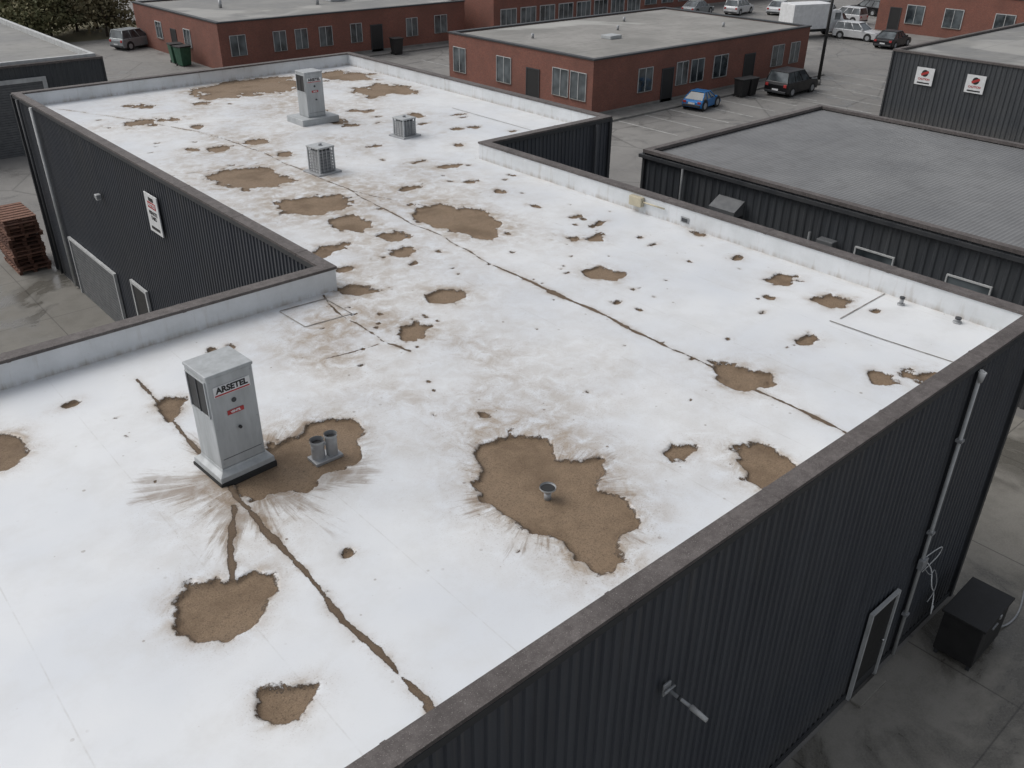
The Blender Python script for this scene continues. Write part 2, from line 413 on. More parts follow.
def roofmat():
    t=NT('white_roof_membrane_with_silt')
    at=t.n("ShaderNodeAttribute",attribute_name="dirt_dist"); ag=t.n("ShaderNodeAttribute",attribute_name="grime"); ac=t.n("ShaderNodeAttribute",attribute_name="crack")
    d=at.outputs["Fac"]; g=ag.outputs["Fac"]
    n1=t.noise(8,6,.74); n2=t.noise(45,3,.7); n3=t.noise(1.1,6,.62); n4=t.noise(.35,3,.55); n5=t.noise(130,2,.7)
    ng=t.noise(3.2,7,.70,dist=.5)
    dd=t.math('ADD',d,t.math('ADD',t.math('MULTIPLY',t.math('SUBTRACT',n1,.5),.22),t.math('MULTIPLY',t.math('SUBTRACT',n2,.5),.07)))
    def splash(cx,cy,R,scale,th,d0):
        vs=t.n("ShaderNodeVectorMath",operation='SUBTRACT'); t.l(t.co.outputs["Object"],vs.inputs[0]); vs.inputs[1].default_value=(cx,cy,ZR)
        ln=t.n("ShaderNodeVectorMath",operation='LENGTH'); t.l(vs.outputs[0],ln.inputs[0])
        nm=t.n("ShaderNodeVectorMath",operation='NORMALIZE'); t.l(vs.outputs[0],nm.inputs[0])
        sc=t.n("ShaderNodeVectorMath",operation='SCALE'); t.l(nm.outputs[0],sc.inputs[0]); t.l(t.math('ADD',1.0,t.math('MULTIPLY',ln.outputs["Value"],.07)),sc.inputs["Scale"])
        nn=t.noise(scale,6,.78,sc.outputs[0]); lo=t.noise(1.7,2,.5,sc.outputs[0])
        fall=t.mr(ln.outputs["Value"],R*.4,R,0,1)
        dn=t.mr(d,0,d0,0,1)
        thr=t.math('ADD',th,t.math('ADD',t.math('MULTIPLY',fall,.20),t.math('MULTIPLY',dn,.24)))
        thr=t.math('SUBTRACT',thr,t.math('MULTIPLY',t.math('SUBTRACT',lo,.5),.6))
        o=t.mr(t.math('SUBTRACT',nn,thr),-.05,.08,0,1)
        return t.math('MULTIPLY',o,t.mr(ln.outputs["Value"],R,R*.75,0,1))
    sp=t.math('MAXIMUM',splash(3.9,9.75,2.0,10,.335,.95),splash(6.75,6.9,2.4,17,.445,.5))
    sp=t.math('MULTIPLY',sp,t.mr(ng,.3,.6,.5,1))
    mask=t.mr(dd,.006,-.006,0,1)
    rim=t.math('MULTIPLY',t.mr(t.math('ABSOLUTE',t.math('ADD',dd,.008)),.0,.024,1,0),t.mr(n1,.42,.55,.35,1))  # dark line round each stain: shadow of the sunken edge painted into the colour
    wc=t.mix(t.mr(n4,.38,.62),(.63,.655,.685),(.71,.725,.735))
    wc=t.mix(t.mr(n3,.48,.70,0,.45),wc,(.555,.555,.545))
    # faint sheet laps
    sep=t.n("ShaderNodeSeparateXYZ"); t.l(t.co.outputs["Object"],sep.inputs[0])
    wob=t.math('MULTIPLY',t.math('SUBTRACT',n3,.5),.03)
    for ax_,per,off in((0,1.95,.35),):
        fr_=t.math('FRACT',t.math('DIVIDE',t.math('ADD',t.math('ADD',sep.outputs[ax_],wob),off),per))
        lap=t.mr(t.math('ABSOLUTE',t.math('SUBTRACT',fr_,.5)),.0,.007,1,0)
        wc=t.mix(t.math('MULTIPLY',lap,t.mr(ng,.40,.62,.02,.30)),wc,(.30,.28,.25))
    gr=t.math('MULTIPLY',g,t.mr(ng,.36,.62,.08,1.15))
    gr=t.math('MINIMUM',gr,.95)
    wc=t.mix(t.math('MULTIPLY',gr,.85),wc,(.315,.245,.172))
    wc=t.mix(t.math('MULTIPLY',sp,.70),wc,(.195,.138,.088))
    v=t.n("ShaderNodeTexVoronoi"); v.inputs["Scale"].default_value=7; t.l(t.co.outputs["Object"],v.inputs["Vector"])
    sepc=t.n("ShaderNodeSeparateColor"); t.l(v.outputs["Color"],sepc.inputs[0])
    rad=t.math('MULTIPLY',t.math('POWER',sepc.outputs[0],6.0),.20)
    dm=t.mr(t.math('SUBTRACT',v.outputs["Distance"],rad),-.03,.01,1,0)
    dm=t.math('MULTIPLY',dm,t.math('MINIMUM',t.math('ADD',t.mr(n3,.48,.62,.08,.6),g),1.0))
    wc=t.mix(t.math('MULTIPLY',dm,.85),wc,(.15,.105,.07))
    fs=t.math('MULTIPLY',t.mr(n2,.58,.68,0,1),t.math('ADD',t.math('MULTIPLY',g,1.1),.02))
    wc=t.mix(t.math('MINIMUM',fs,.9),wc,(.18,.13,.088))
    sc_=t.mix(t.mr(n1,.35,.65),(.148,.099,.059),(.205,.141,.087))
    sc_=t.mix(t.mr(n5,.40,.64,0,.75),sc_,(.32,.235,.155))
    sc_=t.mix(t.mr(n2,.52,.64,0,.7),sc_,(.080,.053,.033))
    sc_=t.mix(t.mr(n3,.50,.66,0,.55),sc_,(.105,.070,.042))
    sc_=t.mix(t.mr(d,-.12,-.0,0,.4),sc_,(.085,.056,.034))
    sc_=t.mix(t.math('MULTIPLY',ac.outputs["Fac"],.55),sc_,(.07,.046,.029))
    a=t.mix(mask,wc,sc_)
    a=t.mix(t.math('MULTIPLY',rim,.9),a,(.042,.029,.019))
    t.col(a)
    t.rough(t.math('ADD',t.mr(n3,.35,.65,.30,.50),t.math('MULTIPLY',mask,.4)))
    h=t.math('ADD',t.math('MULTIPLY',mask,-1.6),t.math('ADD',t.math('MULTIPLY',t.math('MULTIPLY',t.math('ADD',n5,n2),mask),.7),t.math('MULTIPLY',n3,.8)))
    t.bump(h,.65,.014)
    return t.m
bld=empty("industrial_building")
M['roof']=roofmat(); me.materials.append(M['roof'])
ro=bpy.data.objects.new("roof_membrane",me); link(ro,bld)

# ------------------------------------------------------------------ ring / walls
def offset(poly,t):
    n=len(poly); o=[]
    for i in range(n):
        a=Vector(poly[i-1]);b=Vector(poly[i]);c_=Vector(poly[(i+1)%n])
        d1=(b-a).normalized();d2=(c_-b).normalized(); n1=Vector((-d1.y,d1.x));n2=Vector((-d2.y,d2.x))
        k=(n1+n2); k=k/ (k.dot(n1)); o.append((b.x+k.x*t,b.y+k.y*t))
    return o
def ring(name,poly,t0,t1,z0,z1,mat,parent):
    A=offset(poly,t0);B=offset(poly,t1);n=len(poly)
    v=[(x,y,z0) for x,y in A]+[(x,y,z0) for x,y in B]+[(x,y,z1) for x,y in A]+[(x,y,z1) for x,y in B]; f=[]
    for i in range(n):
        j=(i+1)%n
        f+=[(i,j,n+j,n+i),(2*n+i,3*n+i,3*n+j,2*n+j),(i,2*n+i,2*n+j,j),(n+i,n+j,3*n+j,3*n+i)]
    return mesh(name,v,f,mat,parent)
def corr(name,a,b,z0,z1,mat,parent,pitch=.25,depth=.035,inset=.05):
    a=Vector(a);b=Vector(b);L=(b-a).length;d=(b-a)/L;nrm=Vector((d.y,-d.x))
    pts=[]
    a=a-nrm*inset
    prof=[(0,0),(.50,0),(.62,1),(.88,1),(1.0,0)]
    k=max(1,int(round(L/pitch)));p=L/k
    for i in range(k):
        for s2,h in prof[:-1]: pts.append(a+d*((i+s2)*p)+nrm*(h*depth))
    pts.append(a+d*L)
    n=len(pts); v=[(q_.x,q_.y,z0) for q_ in pts]+[(q_.x,q_.y,z1) for q_ in pts]
    return mesh(name,v,[(i,i+1,n+i+1,n+i) for i in range(n-1)],mat,parent)
n=len(OUT)
ring("upstand",OUT,.10,T,5.9,ZT-.055,M['memb'],bld)
ring("coping",OUT,-.035,T+.025,ZT-.055,ZT,M['cap'],bld)
ring("coping_drip",OUT,-.04,-.025,ZT-.16,ZT-.058,M['trim'],bld)
for i in range(n): corr("cladding_%d"%i,OUT[i],OUT[(i+1)%n],0,ZT-.06,M['wall'],bld,pitch=.165,depth=.030)
ring("plinth",OUT,-.012,.02,0,.12,M['trim'],bld)
for i in range(n):
    a=Vector(OUT[i]);b=Vector(OUT[(i+1)%n]);L=(b-a).length;d=(b-a)/L;nr=Vector((-d.y,d.x))
    k=int(L/2.9)
    for j in range(1,k+1):
        p=a+d*(j*2.9); q0=p-nr*.042; q1=p+nr*(T+.032); e_=d*.03
        vv=[]
        for z in(ZT-.06,ZT+.004):
            for pt in(q0-e_,q0+e_,q1+e_,q1-e_): vv.append((pt.x,pt.y,z))
        mesh("coping_joint",vv,[(3,2,1,0),(4,5,6,7),(0,1,5,4),(1,2,6,5),(2,3,7,6),(3,0,4,7)],M['cap'],bld)
for (x,y) in OUT: box("corner_trim",x-.07,x+.045,y-.045,y+.07,0,ZT-.062,M['trim'],bld)
yN=4.38
def strip(name,pts,w_,mat,parent,z=ZR+.012):
    for i in range(len(pts)-1):
        a=Vector(pts[i]);b=Vector(pts[i+1]);d=(b-a).normalized();nn=Vector((-d.y,d.x))*w_
        mesh(name,[(a.x+nn.x,a.y+nn.y,z),(a.x-nn.x,a.y-nn.y,z),(b.x-nn.x,b.y-nn.y,z),(b.x+nn.x,b.y+nn.y,z)],[(0,1,2,3)],mat,parent)
M['seam']=simple('lap_seam_dirt',(.11,.09,.07),(.38,.37,.35),5,.7)
strip("lap_seam",P("1446,726 1450,625 1462,488"),.016,M['seam'],bld)
strip("lap_seam",P("1469,718 1645,722"),.013,M['seam'],bld)
strip("lap_seam",P("674,1432 678,1343 774,1335 771,1429 676,1434"),.014,M['seam'],bld)
strip("lap_seam",P("2000,2050 2000,2600"),.014,M['seam'],bld)

# near wall: downpipe, door, bracket
xp=14.0
cyl("downpipe",(xp,yN-.09,.15),(xp,yN-.09,ZT-.15),.034,M['frame'],bld)
for z in(1.2,3.2,5.2): box("pipe_bracket",xp-.06,xp+.06,yN-.145,yN-.035,z,z+.05,M['galv'],bld)
cyl("downpipe_hopper",(xp,yN-.11,ZT-.36),(xp,yN-.11,ZT-.18),.04,M['frame'],bld,r1=.065)
box("panel_joint",xp+.12,xp+.22,yN-.05,yN+.0,.0,ZT-.17,M['trim'],bld)
def door(x0,x1,y,h,parent):
    box("door_leaf",x0,x1,y-.03,y+.0,.08,h,M['black'],parent)
    box("door_frame",x0-.05,x0,y-.07,y,.0,h+.05,M['frame'],parent); box("door_frame",x1,x1+.05,y-.07,y,.0,h+.05,M['frame'],parent)
    box("door_frame",x0,x1,y-.068,y,h,h+.048,M['frame'],parent)
    box("door_step",x0-.05,x1+.0,y-.3,y-.08,.006,.07,M['yard'],parent,bevel=.01)
    cyl("door_handle",(x1-.12,y-.03,1.05),(x1-.12,y-.09,1.05),.02,M['chrome'],parent)
    box("kick_plate",x0+.05,x1-.05,y-.036,y-.031,.12,.35,M['trim'],parent)
door(12.45,13.35,yN-.02,2.15,bld)
br=empty("wall_bracket_light",(6.45,yN-.02,4.78))
box("mount_plate",-.07,.07,-.03,.0,-.10,.10,M['galv'],br,bevel=.01)
cyl("arm",(0,-.02,0),(.02,-.40,-.02),.024,M['galv'],br)
cyl("lamp_head",(.02,-.38,-.02),(.03,-.62,-.05),.040,M['frame'],br,r1=.030)
cyl("collar",(.012,-.2,-.01),(.013,-.24,-.012),.036,M['trim'],br)
cyl("cross_bar",(-.10,-.06,.02),(.10,-.06,.02),.017,M['galv'],br)
k0=xp-14.35
def wire(pts,r_,m_): tube("loose_wire",[(a+k0,b,c_) for a,b,c_ in pts],r_,m_,bld)
wire([(14.45,yN-.1,2.5),(14.7,yN-.18,2.3),(14.6,yN-.3,1.9),(14.9,yN-.3,1.6),(14.75,yN-.4,1.2),(15.1,yN-.3,.9),(15.3,yN-.25,.95)],.012,M['white'])
wire([(14.4,yN-.1,2.45),(14.55,yN-.25,2.1),(14.8,yN-.2,2.25),(14.85,yN-.35,1.75),(14.65,yN-.3,1.5)],.010,M['galv'])
wire([(14.4,yN-.1,2.6),(14.9,yN-.2,2.75),(15.0,yN-.15,2.4),(14.7,yN-.2,2.5),(14.5,yN-.1,2.2)],.009,M['white'])
box("junction_box",xp-.1,xp+.1,yN-.16,yN-.06,2.4,2.62,M['galv'],bld,bevel=.01)
cb_=empty("storage_cabinet",(15.45,3.5,0),.02)
box("body",-.66,.66,-.38,.38,.14,1.10,M['black'],cb_,bevel=.015)
box("lid",-.70,.70,-.42,.42,1.102,1.16,M['black'],cb_,bevel=.012)
for sx in(-.58,.58):
    for sy in(-.32,.32): box("leg",sx-.035,sx+.035,sy-.035,sy+.035,.004,.139,M['trim'],cb_)
box("handle",-.12,.12,-.41,-.382,.82,.85,M['galv'],cb_)
box("lid_catch",-.04,.04,-.44,-.422,1.07,1.15,M['galv'],cb_)
tube("ground_cable",[(16.12,3.4,.3),(16.4,3.2,.03),(17.2,3.1,.02),(18.5,3.5,.02),(20,3.2,.02)],.02,M['galv'])

# left wall fittings (x=7.93 facing -X)
xL=7.93
cyl("downpipe",(xL-.09,33.6,.1),(xL-.09,33.6,ZT-.1),.055,M['frame'],bld)
cyl("downpipe_side",(xL-.09,35.2,.1),(xL-.09,35.2,ZT-.1),.05,M['trim'],bld)
def rollerx(y0,y1,h,x,parent):
    nsl=int(h/.12); 
    for i in range(nsl): box("shutter_slat",x-.05,x-.02,y0,y1,i*.12+.01,i*.12+.108,M['shutter'],parent)
    box("shutter_back",x-.022,x-.0,y0,y1,0,h,M['black'],parent)
    box("shutter_frame",x-.09,x,y0-.08,y0,0,h+.09,M['frame'],parent);box("shutter_frame",x-.09,x,y1,y1+.08,0,h+.09,M['frame'],parent);box("shutter_frame",x-.088,x,y0,y1,h,h+.088,M['frame'],parent)
rollerx(28.6,33.0,2.1,xL-.0,bld)
box("door_leaf",xL-.05,xL-.01,25.8,26.9,.05,2.4,M['black'],bld)
for a,b,z0,z1 in((25.7,25.8,0,2.5),(26.9,27.0,0,2.5),(25.8,26.9,2.4,2.498)): box("door_frame",xL-.08,xL,a,b,z0,z1,M['frame'],bld)
def signx(x,y,z,w_,h_,style=0,rot=-math.pi/2):
    e_=empty("wall_sign",(x,y,z),rot)   # local -Y faces out
    box("panel",-w_/2,w_/2,-.03,0,-h_/2,h_/2,M['white'],e_,bevel=.004)
    if style==0:
        box("red_band",-w_*.32,w_*.32,-.034,-.031,h_*.14,h_*.30,M['red'],e_)
        box("black_mark",-w_*.18,w_*.20,-.0345,-.031,h_*.32,h_*.42,M['black'],e_)
        text("band_lettering","NOTICE",h_*.12,M['white'],(0,-.036,h_*.22),(math.pi/2,0,0),e_,.004)
        text("lettering","PRIVATE\nYARD",h_*.13,M['black'],(0,-.033,-h_*.05),(math.pi/2,0,0),e_,.006)
    else:
        rr=min(w_,h_)*.20
        cyl("logo_disc",(0,-.031,h_*.18),(0,-.035,h_*.18),rr,M['black'],e_,n=28)
        o=box("logo_bar",-rr*1.2,rr*1.2,-.042,-.0365,-rr*.35,rr*.35,M['red'],e_); o.location=(0,0,h_*.18); o.rotation_euler=(0,math.radians(-25),0)
        text("lettering","CAUTION",h_*.16,M['red'],(0,-.033,-h_*.16),(math.pi/2,0,0),e_,.006)
    box("rule",-w_*.35,w_*.35,-.034,-.031,-h_*.42,-h_*.34,M['black'],e_)
signx(xL-.05,23.6,5.5,.85,1.1)
wl=empty("wall_lamp",(xL-.05,28.1,4.9)); box("housing",-.16,0,-.1,.1,-.06,.08,M['galv'],wl,bevel=.02); box("lens",-.14,-.03,-.08,.08,-.09,-.062,M['white'],wl)
cyl("downpipe",(21.2,19.96-.09,.1),(21.2,19.96-.09,ZT-.15),.05,M['trim'],bld)

# ------------------------------------------------------------------ rooftop units
def big_vent(loc,rot,w_,d_,h_,name="roof_ventilator",sign=True):
    e_=empty(name,(loc[0],loc[1],ZR+.0),rot)
    box("rubber_base",-w_/2-.10,w_/2+.10,-d_/2-.10,d_/2+.10,-.05,.045,M['rubber'],e_,bevel=.01)
    v=[];zz=[(.045,.085),(.12,.08),(.17,.012),(.20,.0)]
    for z,k in zz:
        for sx,sy in((-1,-1),(1,-1),(1,1),(-1,1)): v.append((sx*(w_/2+k),sy*(d_/2+k),z))
    f=[]
    for i in range(len(zz)-1):
        for j in range(4): f.append((i*4+j,i*4+(j+1)%4,(i+1)*4+(j+1)%4,(i+1)*4+j))
    f.append((0,3,2,1)); f.append((12,13,14,15))
    mesh("skirt",v,f,M['ventgrey'],e_,bevel=.006)
    box("body",-w_/2,w_/2,-d_/2,d_/2,.202,h_-.05,M['ventgrey'],e_,bevel=.012)
    box("top_cap",-w_/2-.012,w_/2+.012,-d_/2-.012,d_/2+.012,h_-.048,h_,M['ventgrey'],e_,bevel=.01)
    z0,z1=h_*.62,h_*.93
    box("intake_void",-w_/2-.006,-w_/2+.002,-d_*.40,d_*.40,z0,z1,M['black'],e_)
    for (y0,y1,a0,a1) in((-d_*.43,-d_*.40,z0-.02,z1+.02),(d_*.40,d_*.43,z0-.02,z1+.02)): box("intake_frame",-w_/2-.02,-w_/2-.001,y0,y1,a0,a1,M['ventgrey'],e_)
    for zz_ in(z0-.02,z1): box("intake_frame",-w_/2-.019,-w_/2-.001,-d_*.40,d_*.40,zz_,zz_+.02,M['ventgrey'],e_)
    box("intake_bar",-w_/2-.016,-w_/2-.007,-.01,.01,z0,z1,M['trim'],e_)
    box("panel_edge",-w_/2+.04,w_/2-.04,-d_/2-.004,-d_/2,.34,.346,M['trim'],e_)
    for sx in(-w_/2+.04,w_/2-.04):
        for z in(.28,h_*.5,h_-.10): cyl("screw",(sx,-d_/2,z),(sx,-d_/2-.008,z),.009,M['galv'],e_,n=8)
    if sign:
        yf=-d_/2-.004; zt=h_*.84
        box("label",-w_*.40,w_*.40,yf-.004,yf,zt-.075,zt+.075,M['white'],e_)
        box("label_stripe",-w_*.38,w_*.38,yf-.007,yf-.0045,zt-.068,zt-.048,M['red'],e_)
        text("label_text","ARSETEL",.118,M['black'],(0,yf-.007,zt+.012),(math.pi/2,0,0),e_,.005)
        box("label_red",-.12,.12,yf-.004,yf,h_*.60,h_*.64,M['red'],e_)
        text("label_red_text","VENTIL",.045,M['white'],(0,yf-.006,h_*.62),(math.pi/2,0,0),e_,.002)
        cyl("knob",(.02,yf,h_*.46),(.02,yf-.03,h_*.46),.022,M['black'],e_)
        cyl("emblem",(-.0,yf,h_*.72),(-.0,yf-.004,h_*.72),.035,M['trim'],e_)
    return e_
big_vent((3.83,10.2),.06,.66,.60,1.64)
e1=big_vent((15.1,27.45),.0,.66,.62,1.66,sign=True)
box("plinth",-.70,.70,-.55,.55,-.02,.2,M['lightgrey'],e1,bevel=.02)
def small_vent(x,y,w_,h_,rot=0):
    e_=empty("roof_exhaust_vent",(x,y,ZR),rot)
    box("flashing",-w_*.75,w_*.75,-w_*.75,w_*.75,-.01,.05,M['galv'],e_,bevel=.01)
    box("core",-w_*.36,w_*.36,-w_*.36,w_*.36,.05,h_-.06,M['trim'],e_)
    for i in range(7):
        z=.09+i*(h_-.2)/6.5
        k=w_*.5
        v=[(-k,-k,z-.02),(k,-k,z-.02),(k,k,z-.02),(-k,k,z-.02),(-k*.8,-k*.8,z+.03),(k*.8,-k*.8,z+.03),(k*.8,k*.8,z+.03),(-k*.8,k*.8,z+.03)]
        mesh("louvre_ring",v,[(3,2,1,0),(4,5,6,7),(0,1,5,4),(1,2,6,5),(2,3,7,6),(3,0,4,7)],M['galv'],e_)
    for sx in(-1,1):
        for sy in(-1,1): box("post",sx*w_*.48-.02,sx*w_*.48+.02,sy*w_*.48-.02,sy*w_*.48+.02,.05,h_-.05,M['lightgrey'],e_)
    for t_ in(-.25,0,.25):
        for sg in(-1,1):
            box("guard_bar",t_*w_-.008,t_*w_+.008,sg*w_*.505-.006,sg*w_*.505+.006,.05,h_-.05,M['galv'],e_); box("guard_bar",sg*w_*.505-.006,sg*w_*.505+.006,t_*w_-.008,t_*w_+.008,.05,h_-.05,M['galv'],e_)
    box("cap",-w_*.55,w_*.55,-w_*.55,w_*.55,h_-.048,h_,M['lightgrey'],e_,bevel=.012)
    cyl("lifting_eye",(0,0,h_),(0,0,h_+.06),.05,M['galv'],e_)
small_vent(12.2,21.95,.52,.75,.1)
small_vent(16.35,23.8,.50,.6,.1)
e_=empty("roof_pipe_outlet",(4.9,9.55,ZR))
box("flashing",-.22,.22,-.13,.14,-.05,.0,M['galv'],e_,bevel=.008)
for x,y,h_,rr in((-.10,.02,.30,.095),(.10,-.02,.34,.085)):
    cyl("pipe",(x,y,-.03),(x,y,h_),rr,M['galv'],e_,caps=False); cyl("pipe_inner",(x,y,-.03),(x,y,h_-.06),rr-.015,M['black'],e_)
    cyl("pipe_lip",(x,y,h_-.03),(x,y,h_),rr+.012,M['lightgrey'],e_,caps=False)
box("clamp",-.2,.2,-.02,.02,.18,.22,M['lightgrey'],e_)
e_=empty("roof_drain_funnel",(6.66,6.77,ZR))
cyl("stem",(0,0,-.06),(0,0,.06),.05,M['galv'],e_); cyl("bowl",(0,0,.06),(0,0,.14),.05,M['galv'],e_,r1=.11,caps=False); cyl("rim",(0,0,.13),(0,0,.155),.113,M['lightgrey'],e_,caps=False)
cyl("bowl_inside",(0,0,.07),(0,0,.135),.04,M['black'],e_,r1=.095)
for x,y,h_,rr in((16.2,6.75,.14,.04),(16.25,5.65,.08,.045)):
    e_=empty("roof_pipe_stub",(x,y,ZR)); cyl("collar",(0,0,0),(0,0,.03),rr*1.8,M['galv'],e_); cyl("pipe",(0,0,.02),(0,0,h_),rr,M['galv'],e_); cyl("hood",(0,0,h_),(0,0,h_+.03),rr*1.3,M['trim'],e_)
e_=empty("parapet_junction_box",(16.71-T,13.9,ZT-.2)); box("case",-.14,-.002,-.2,.2,-.14,.10,M['beige'],e_,bevel=.015); cyl("conduit",(-.07,-.2,0),(-.07,-.9,0),.02,M['beige'],e_)
for y in(12.4,):
    e_=empty("overflow_outlet",(16.71-T-.01,y,ZR+.17)); box("grate",-.03,0,-.08,.08,-.04,.04,M['trim'],e_); box("flange",-.012,-.002,-.12,.12,-.07,.07,M['galv'],e_)

# ------------------------------------------------------------------ neighbouring buildings
def window(parent,x0,x1,z0,z1,y,face='-Y',mull=1,fr=.07):
    def bx(nm,a0,a1,d0,d1,c0,c1,m):
        if face=='-Y': box(nm,a0,a1,y-d1,y-d0,c0,c1,m,parent)
        else: box(nm,y-d1,y-d0,a0,a1,c0,c1,m,parent)
    bx("window_glass",x0,x1,-.02,.02,z0,z1,M['glass'])
    bx("window_frame",x0-fr,x0,-.02,.06,z0-fr,z1+fr,M['frame']); bx("window_frame",x1,x1+fr,-.02,.06,z0-fr,z1+fr,M['frame'])
    bx("window_frame",x0,x1,-.02,.058,z1,z1+fr,M['frame']); bx("window_sill",x0,x1,-.02,.10,z0-fr,z0,M['concrete'])
    for i in range(1,mull+1):
        xm=x0+(x1-x0)*i/(mull+1); bx("window_mullion",xm-.025,xm+.025,.02,.05,z0,z1,M['frame'])
def dooron(parent,x0,x1,y,h,face='-Y',m='black'):
    def bx(nm,a0,a1,d0,d1,c0,c1,mm):
        if face=='-Y': box(nm,a0,a1,y-d1,y-d0,c0,c1,mm,parent)
        else: box(nm,y-d1,y-d0,a0,a1,c0,c1,mm,parent)
    bx("door_leaf",x0,x1,-.02,.03,.02,h,M[m]); bx("door_frame",x0-.08,x0,-.02,.05,0,h+.08,M['trim']); bx("door_frame",x1,x1+.08,-.02,.05,0,h+.08,M['trim']); bx("door_frame",x0,x1,-.02,.048,h,h+.078,M['trim'])
def brick_building(x0,x1,y0,y1,h,roof,name="brick_building"):
    e_=empty(name)
    poly=[(x0,y0),(x1,y0),(x1,y1),(x0,y1)]
    ring("walls",poly,0,.3,0,h-.1,M['brick'],e_)
    ring("roof_fascia",poly,-.06,.34,h-.1,h,M['trim'],e_)
    v=offset(poly,.3); mesh("roof",[(a,b,h-.14) for a,b in v],[(0,1,2,3)],roof,e_)
    box("base_course",x0-.03,x1+.03,y0-.03,y0-.001,0,.3,M['concrete'],e_)
    return e_
bm_=brick_building(42.6,67.4,40.5,55.6,3.7,M['roofbeige'])
for a,b in((47.0,48.4),(51.0,52.2),(52.6,54.0),(55.2,56.8),(62.5,64.0),(65,66.2)): window(bm_,a,b,1.1,2.6,40.5,fr=.04)
dooron(bm_,49.5,50.6,40.5,2.3); dooron(bm_,59.0,60.2,40.5,2.3)
for a,b in((41.1,42.5),(42.75,44.2),(48.5,50),(53.6,55)): window(bm_,a,b,1.0,2.7,42.6,'-X',fr=.04)
dooron(bm_,45.6,46.8,42.6,2.3,'-X')
box("roof_hatch",50,51.2,46,47,3.56,3.8,M['lightgrey'],bm_,bevel=.03)
for x,y in((46,50),(58,52),(62,45),(54,49)): cyl("roof_pipe",(x,y,3.56),(x,y,3.9),.1,M['galv'],bm_)
bl_=brick_building(31.2,56,70.5,88,3.7,M['roofgrey'])
for a,b in((32.1,33.4),(35.9,37.0),(37.9,39.0),(40.2,41.4),(43.3,44.4),(49.2,50.4),(52.4,53.8)): window(bl_,a,b,1.1,2.6,70.5,fr=.04)
dooron(bl_,45.4,46.5,70.5,2.3); window(bl_,76,77.2,1.2,2.5,31.2,'-X'); window(bl_,82,83.2,1.2,2.5,31.2,'-X'); dooron(bl_,79,80,31.2,2.2,'-X')
for x,y in((36,80),(44,77),(50,83),(40,85)): cyl("roof_pipe",(x,y,3.56),(x,y,4.2),.14,M['galv'],bl_)
box("roof_unit",46,47.6,78,79.4,3.56,4.5,M['lightgrey'],bl_,bevel=.03)
bb_=brick_building(57.5,79,68,84,4.2,M['roofgrey'])
for i in range(8): window(bb_,58.4+i*2.55,60.3+i*2.55,1.0,2.9,68,mull=2)
wb_=brick_building(84,112,74,92,4.4,M['roofbeige'])
for i in range(8): window(wb_,86+i*3.1,88+i*3.1,1.0,2.6,74)
rb_=brick_building(96,125,26,50,4.2,M['roofbeige'])
for a in(28,31.5,36,41,45): window(rb_,a,a+1.8,1.0,2.7,96,'-X')
for a in(98,103,108): window(rb_,a,a+1.8,1.0,2.7,26)
dooron(rb_,47.5,48.6,96,2.3,'-X')

def shed(x0,x1,y0,y1,h,roof,name="metal_shed"):
    e_=empty(name); poly=[(x0,y0),(x1,y0),(x1,y1),(x0,y1)]
    for i in range(4): corr("cladding_%d"%i,poly[i],poly[(i+1)%4],0,h-.12,M['wall2'],e_,pitch=.3,depth=.04)
    ring("roof_flashing",poly,-.05,.22,h-.12,h,M['cap'],e_)
    v=offset(poly,.2); mesh("roof",[(a,b,h-.16) for a,b in v],[(0,1,2,3)],roof,e_)
    for (x,y) in poly: box("corner_trim",x-.05,x+.05,y-.05,y+.05,0,h-.121,M['trim'],e_)
    return e_
dr=shed(26.0,38.2,-12,21.8,4.6,M['roofdark'])
ring("gutter",[(26,-12),(38.2,-12),(38.2,21.8),(26,21.8)],-.16,-.055,4.3,4.42,M['trim'],dr)
hd=[(25.9,17.0,3.75),(25.9,18.1,3.75),(25.35,18.1,3.45),(25.35,17.0,3.45),(25.9,17.0,3.25),(25.9,18.1,3.25),(25.35,18.1,3.25),(25.35,17.0,3.25)]
mesh("hood_vent",hd,[(3,2,1,0),(4,5,6,7),(0,1,5,4),(1,2,6,5),(2,3,7,6),(3,0,4,7)],M['shutter'],dr)
for y in(11.4,8.4,3.4): window(dr,y,y+1.25,3.0,3.3,25.98,'-X',mull=0,fr=.045)
box("wall_unit",25.6,25.94,13.3,13.9,3.0,3.35,M['shutter'],dr,bevel=.03); cyl("wall_pipe",(25.85,14.3,0),(25.85,14.3,3.4),.05,M['shutter'],dr)
for y in(5,19.8): cyl("downpipe",(25.86,y,0),(25.86,y,4.3),.05,M['shutter'],dr)
fr_=shed(58.0,84,4,28.6,4.3,M['roofgrey'])
for y in(26.2,23.0): signx(57.93,y,2.95,1.15,1.05,1)
window(fr_,15.5,16.8,.9,2.2,57.98,'-X'); dooron(fr_,17.3,18.5,57.98,2.3,'-X','frame')
box("dock_shutter",57.86,57.95,10,13,0,3,M['frame'],fr_)
lb=shed(-6,17.0,54.4,76,4.7,M['roofgrey'])
ring("white_parapet",[(-6,54.4),(17,54.4),(17,76),(-6,76)],.23,.45,4.5,4.85,M['frame'],lb)
for x0_,x1_ in((8.6,13.6),(1,5)):
    for i in range(29): box("shutter_slat",x0_,x1_,54.30,54.34,i*.13+.01,i*.13+.125,M['shutter'],lb)
    box("shutter_frame",x0_-.22,x0_,54.25,54.37,0,4.0,M['frame'],lb); box("shutter_frame",x1_,x1_+.22,54.25,54.37,0,4.0,M['frame'],lb); box("shutter_frame",x0_,x1_,54.252,54.37,3.78,3.998,M['frame'],lb)
box("roof_unit",6,7.5,62,63.2,4.54,5.3,M['lightgrey'],lb,bevel=.03)

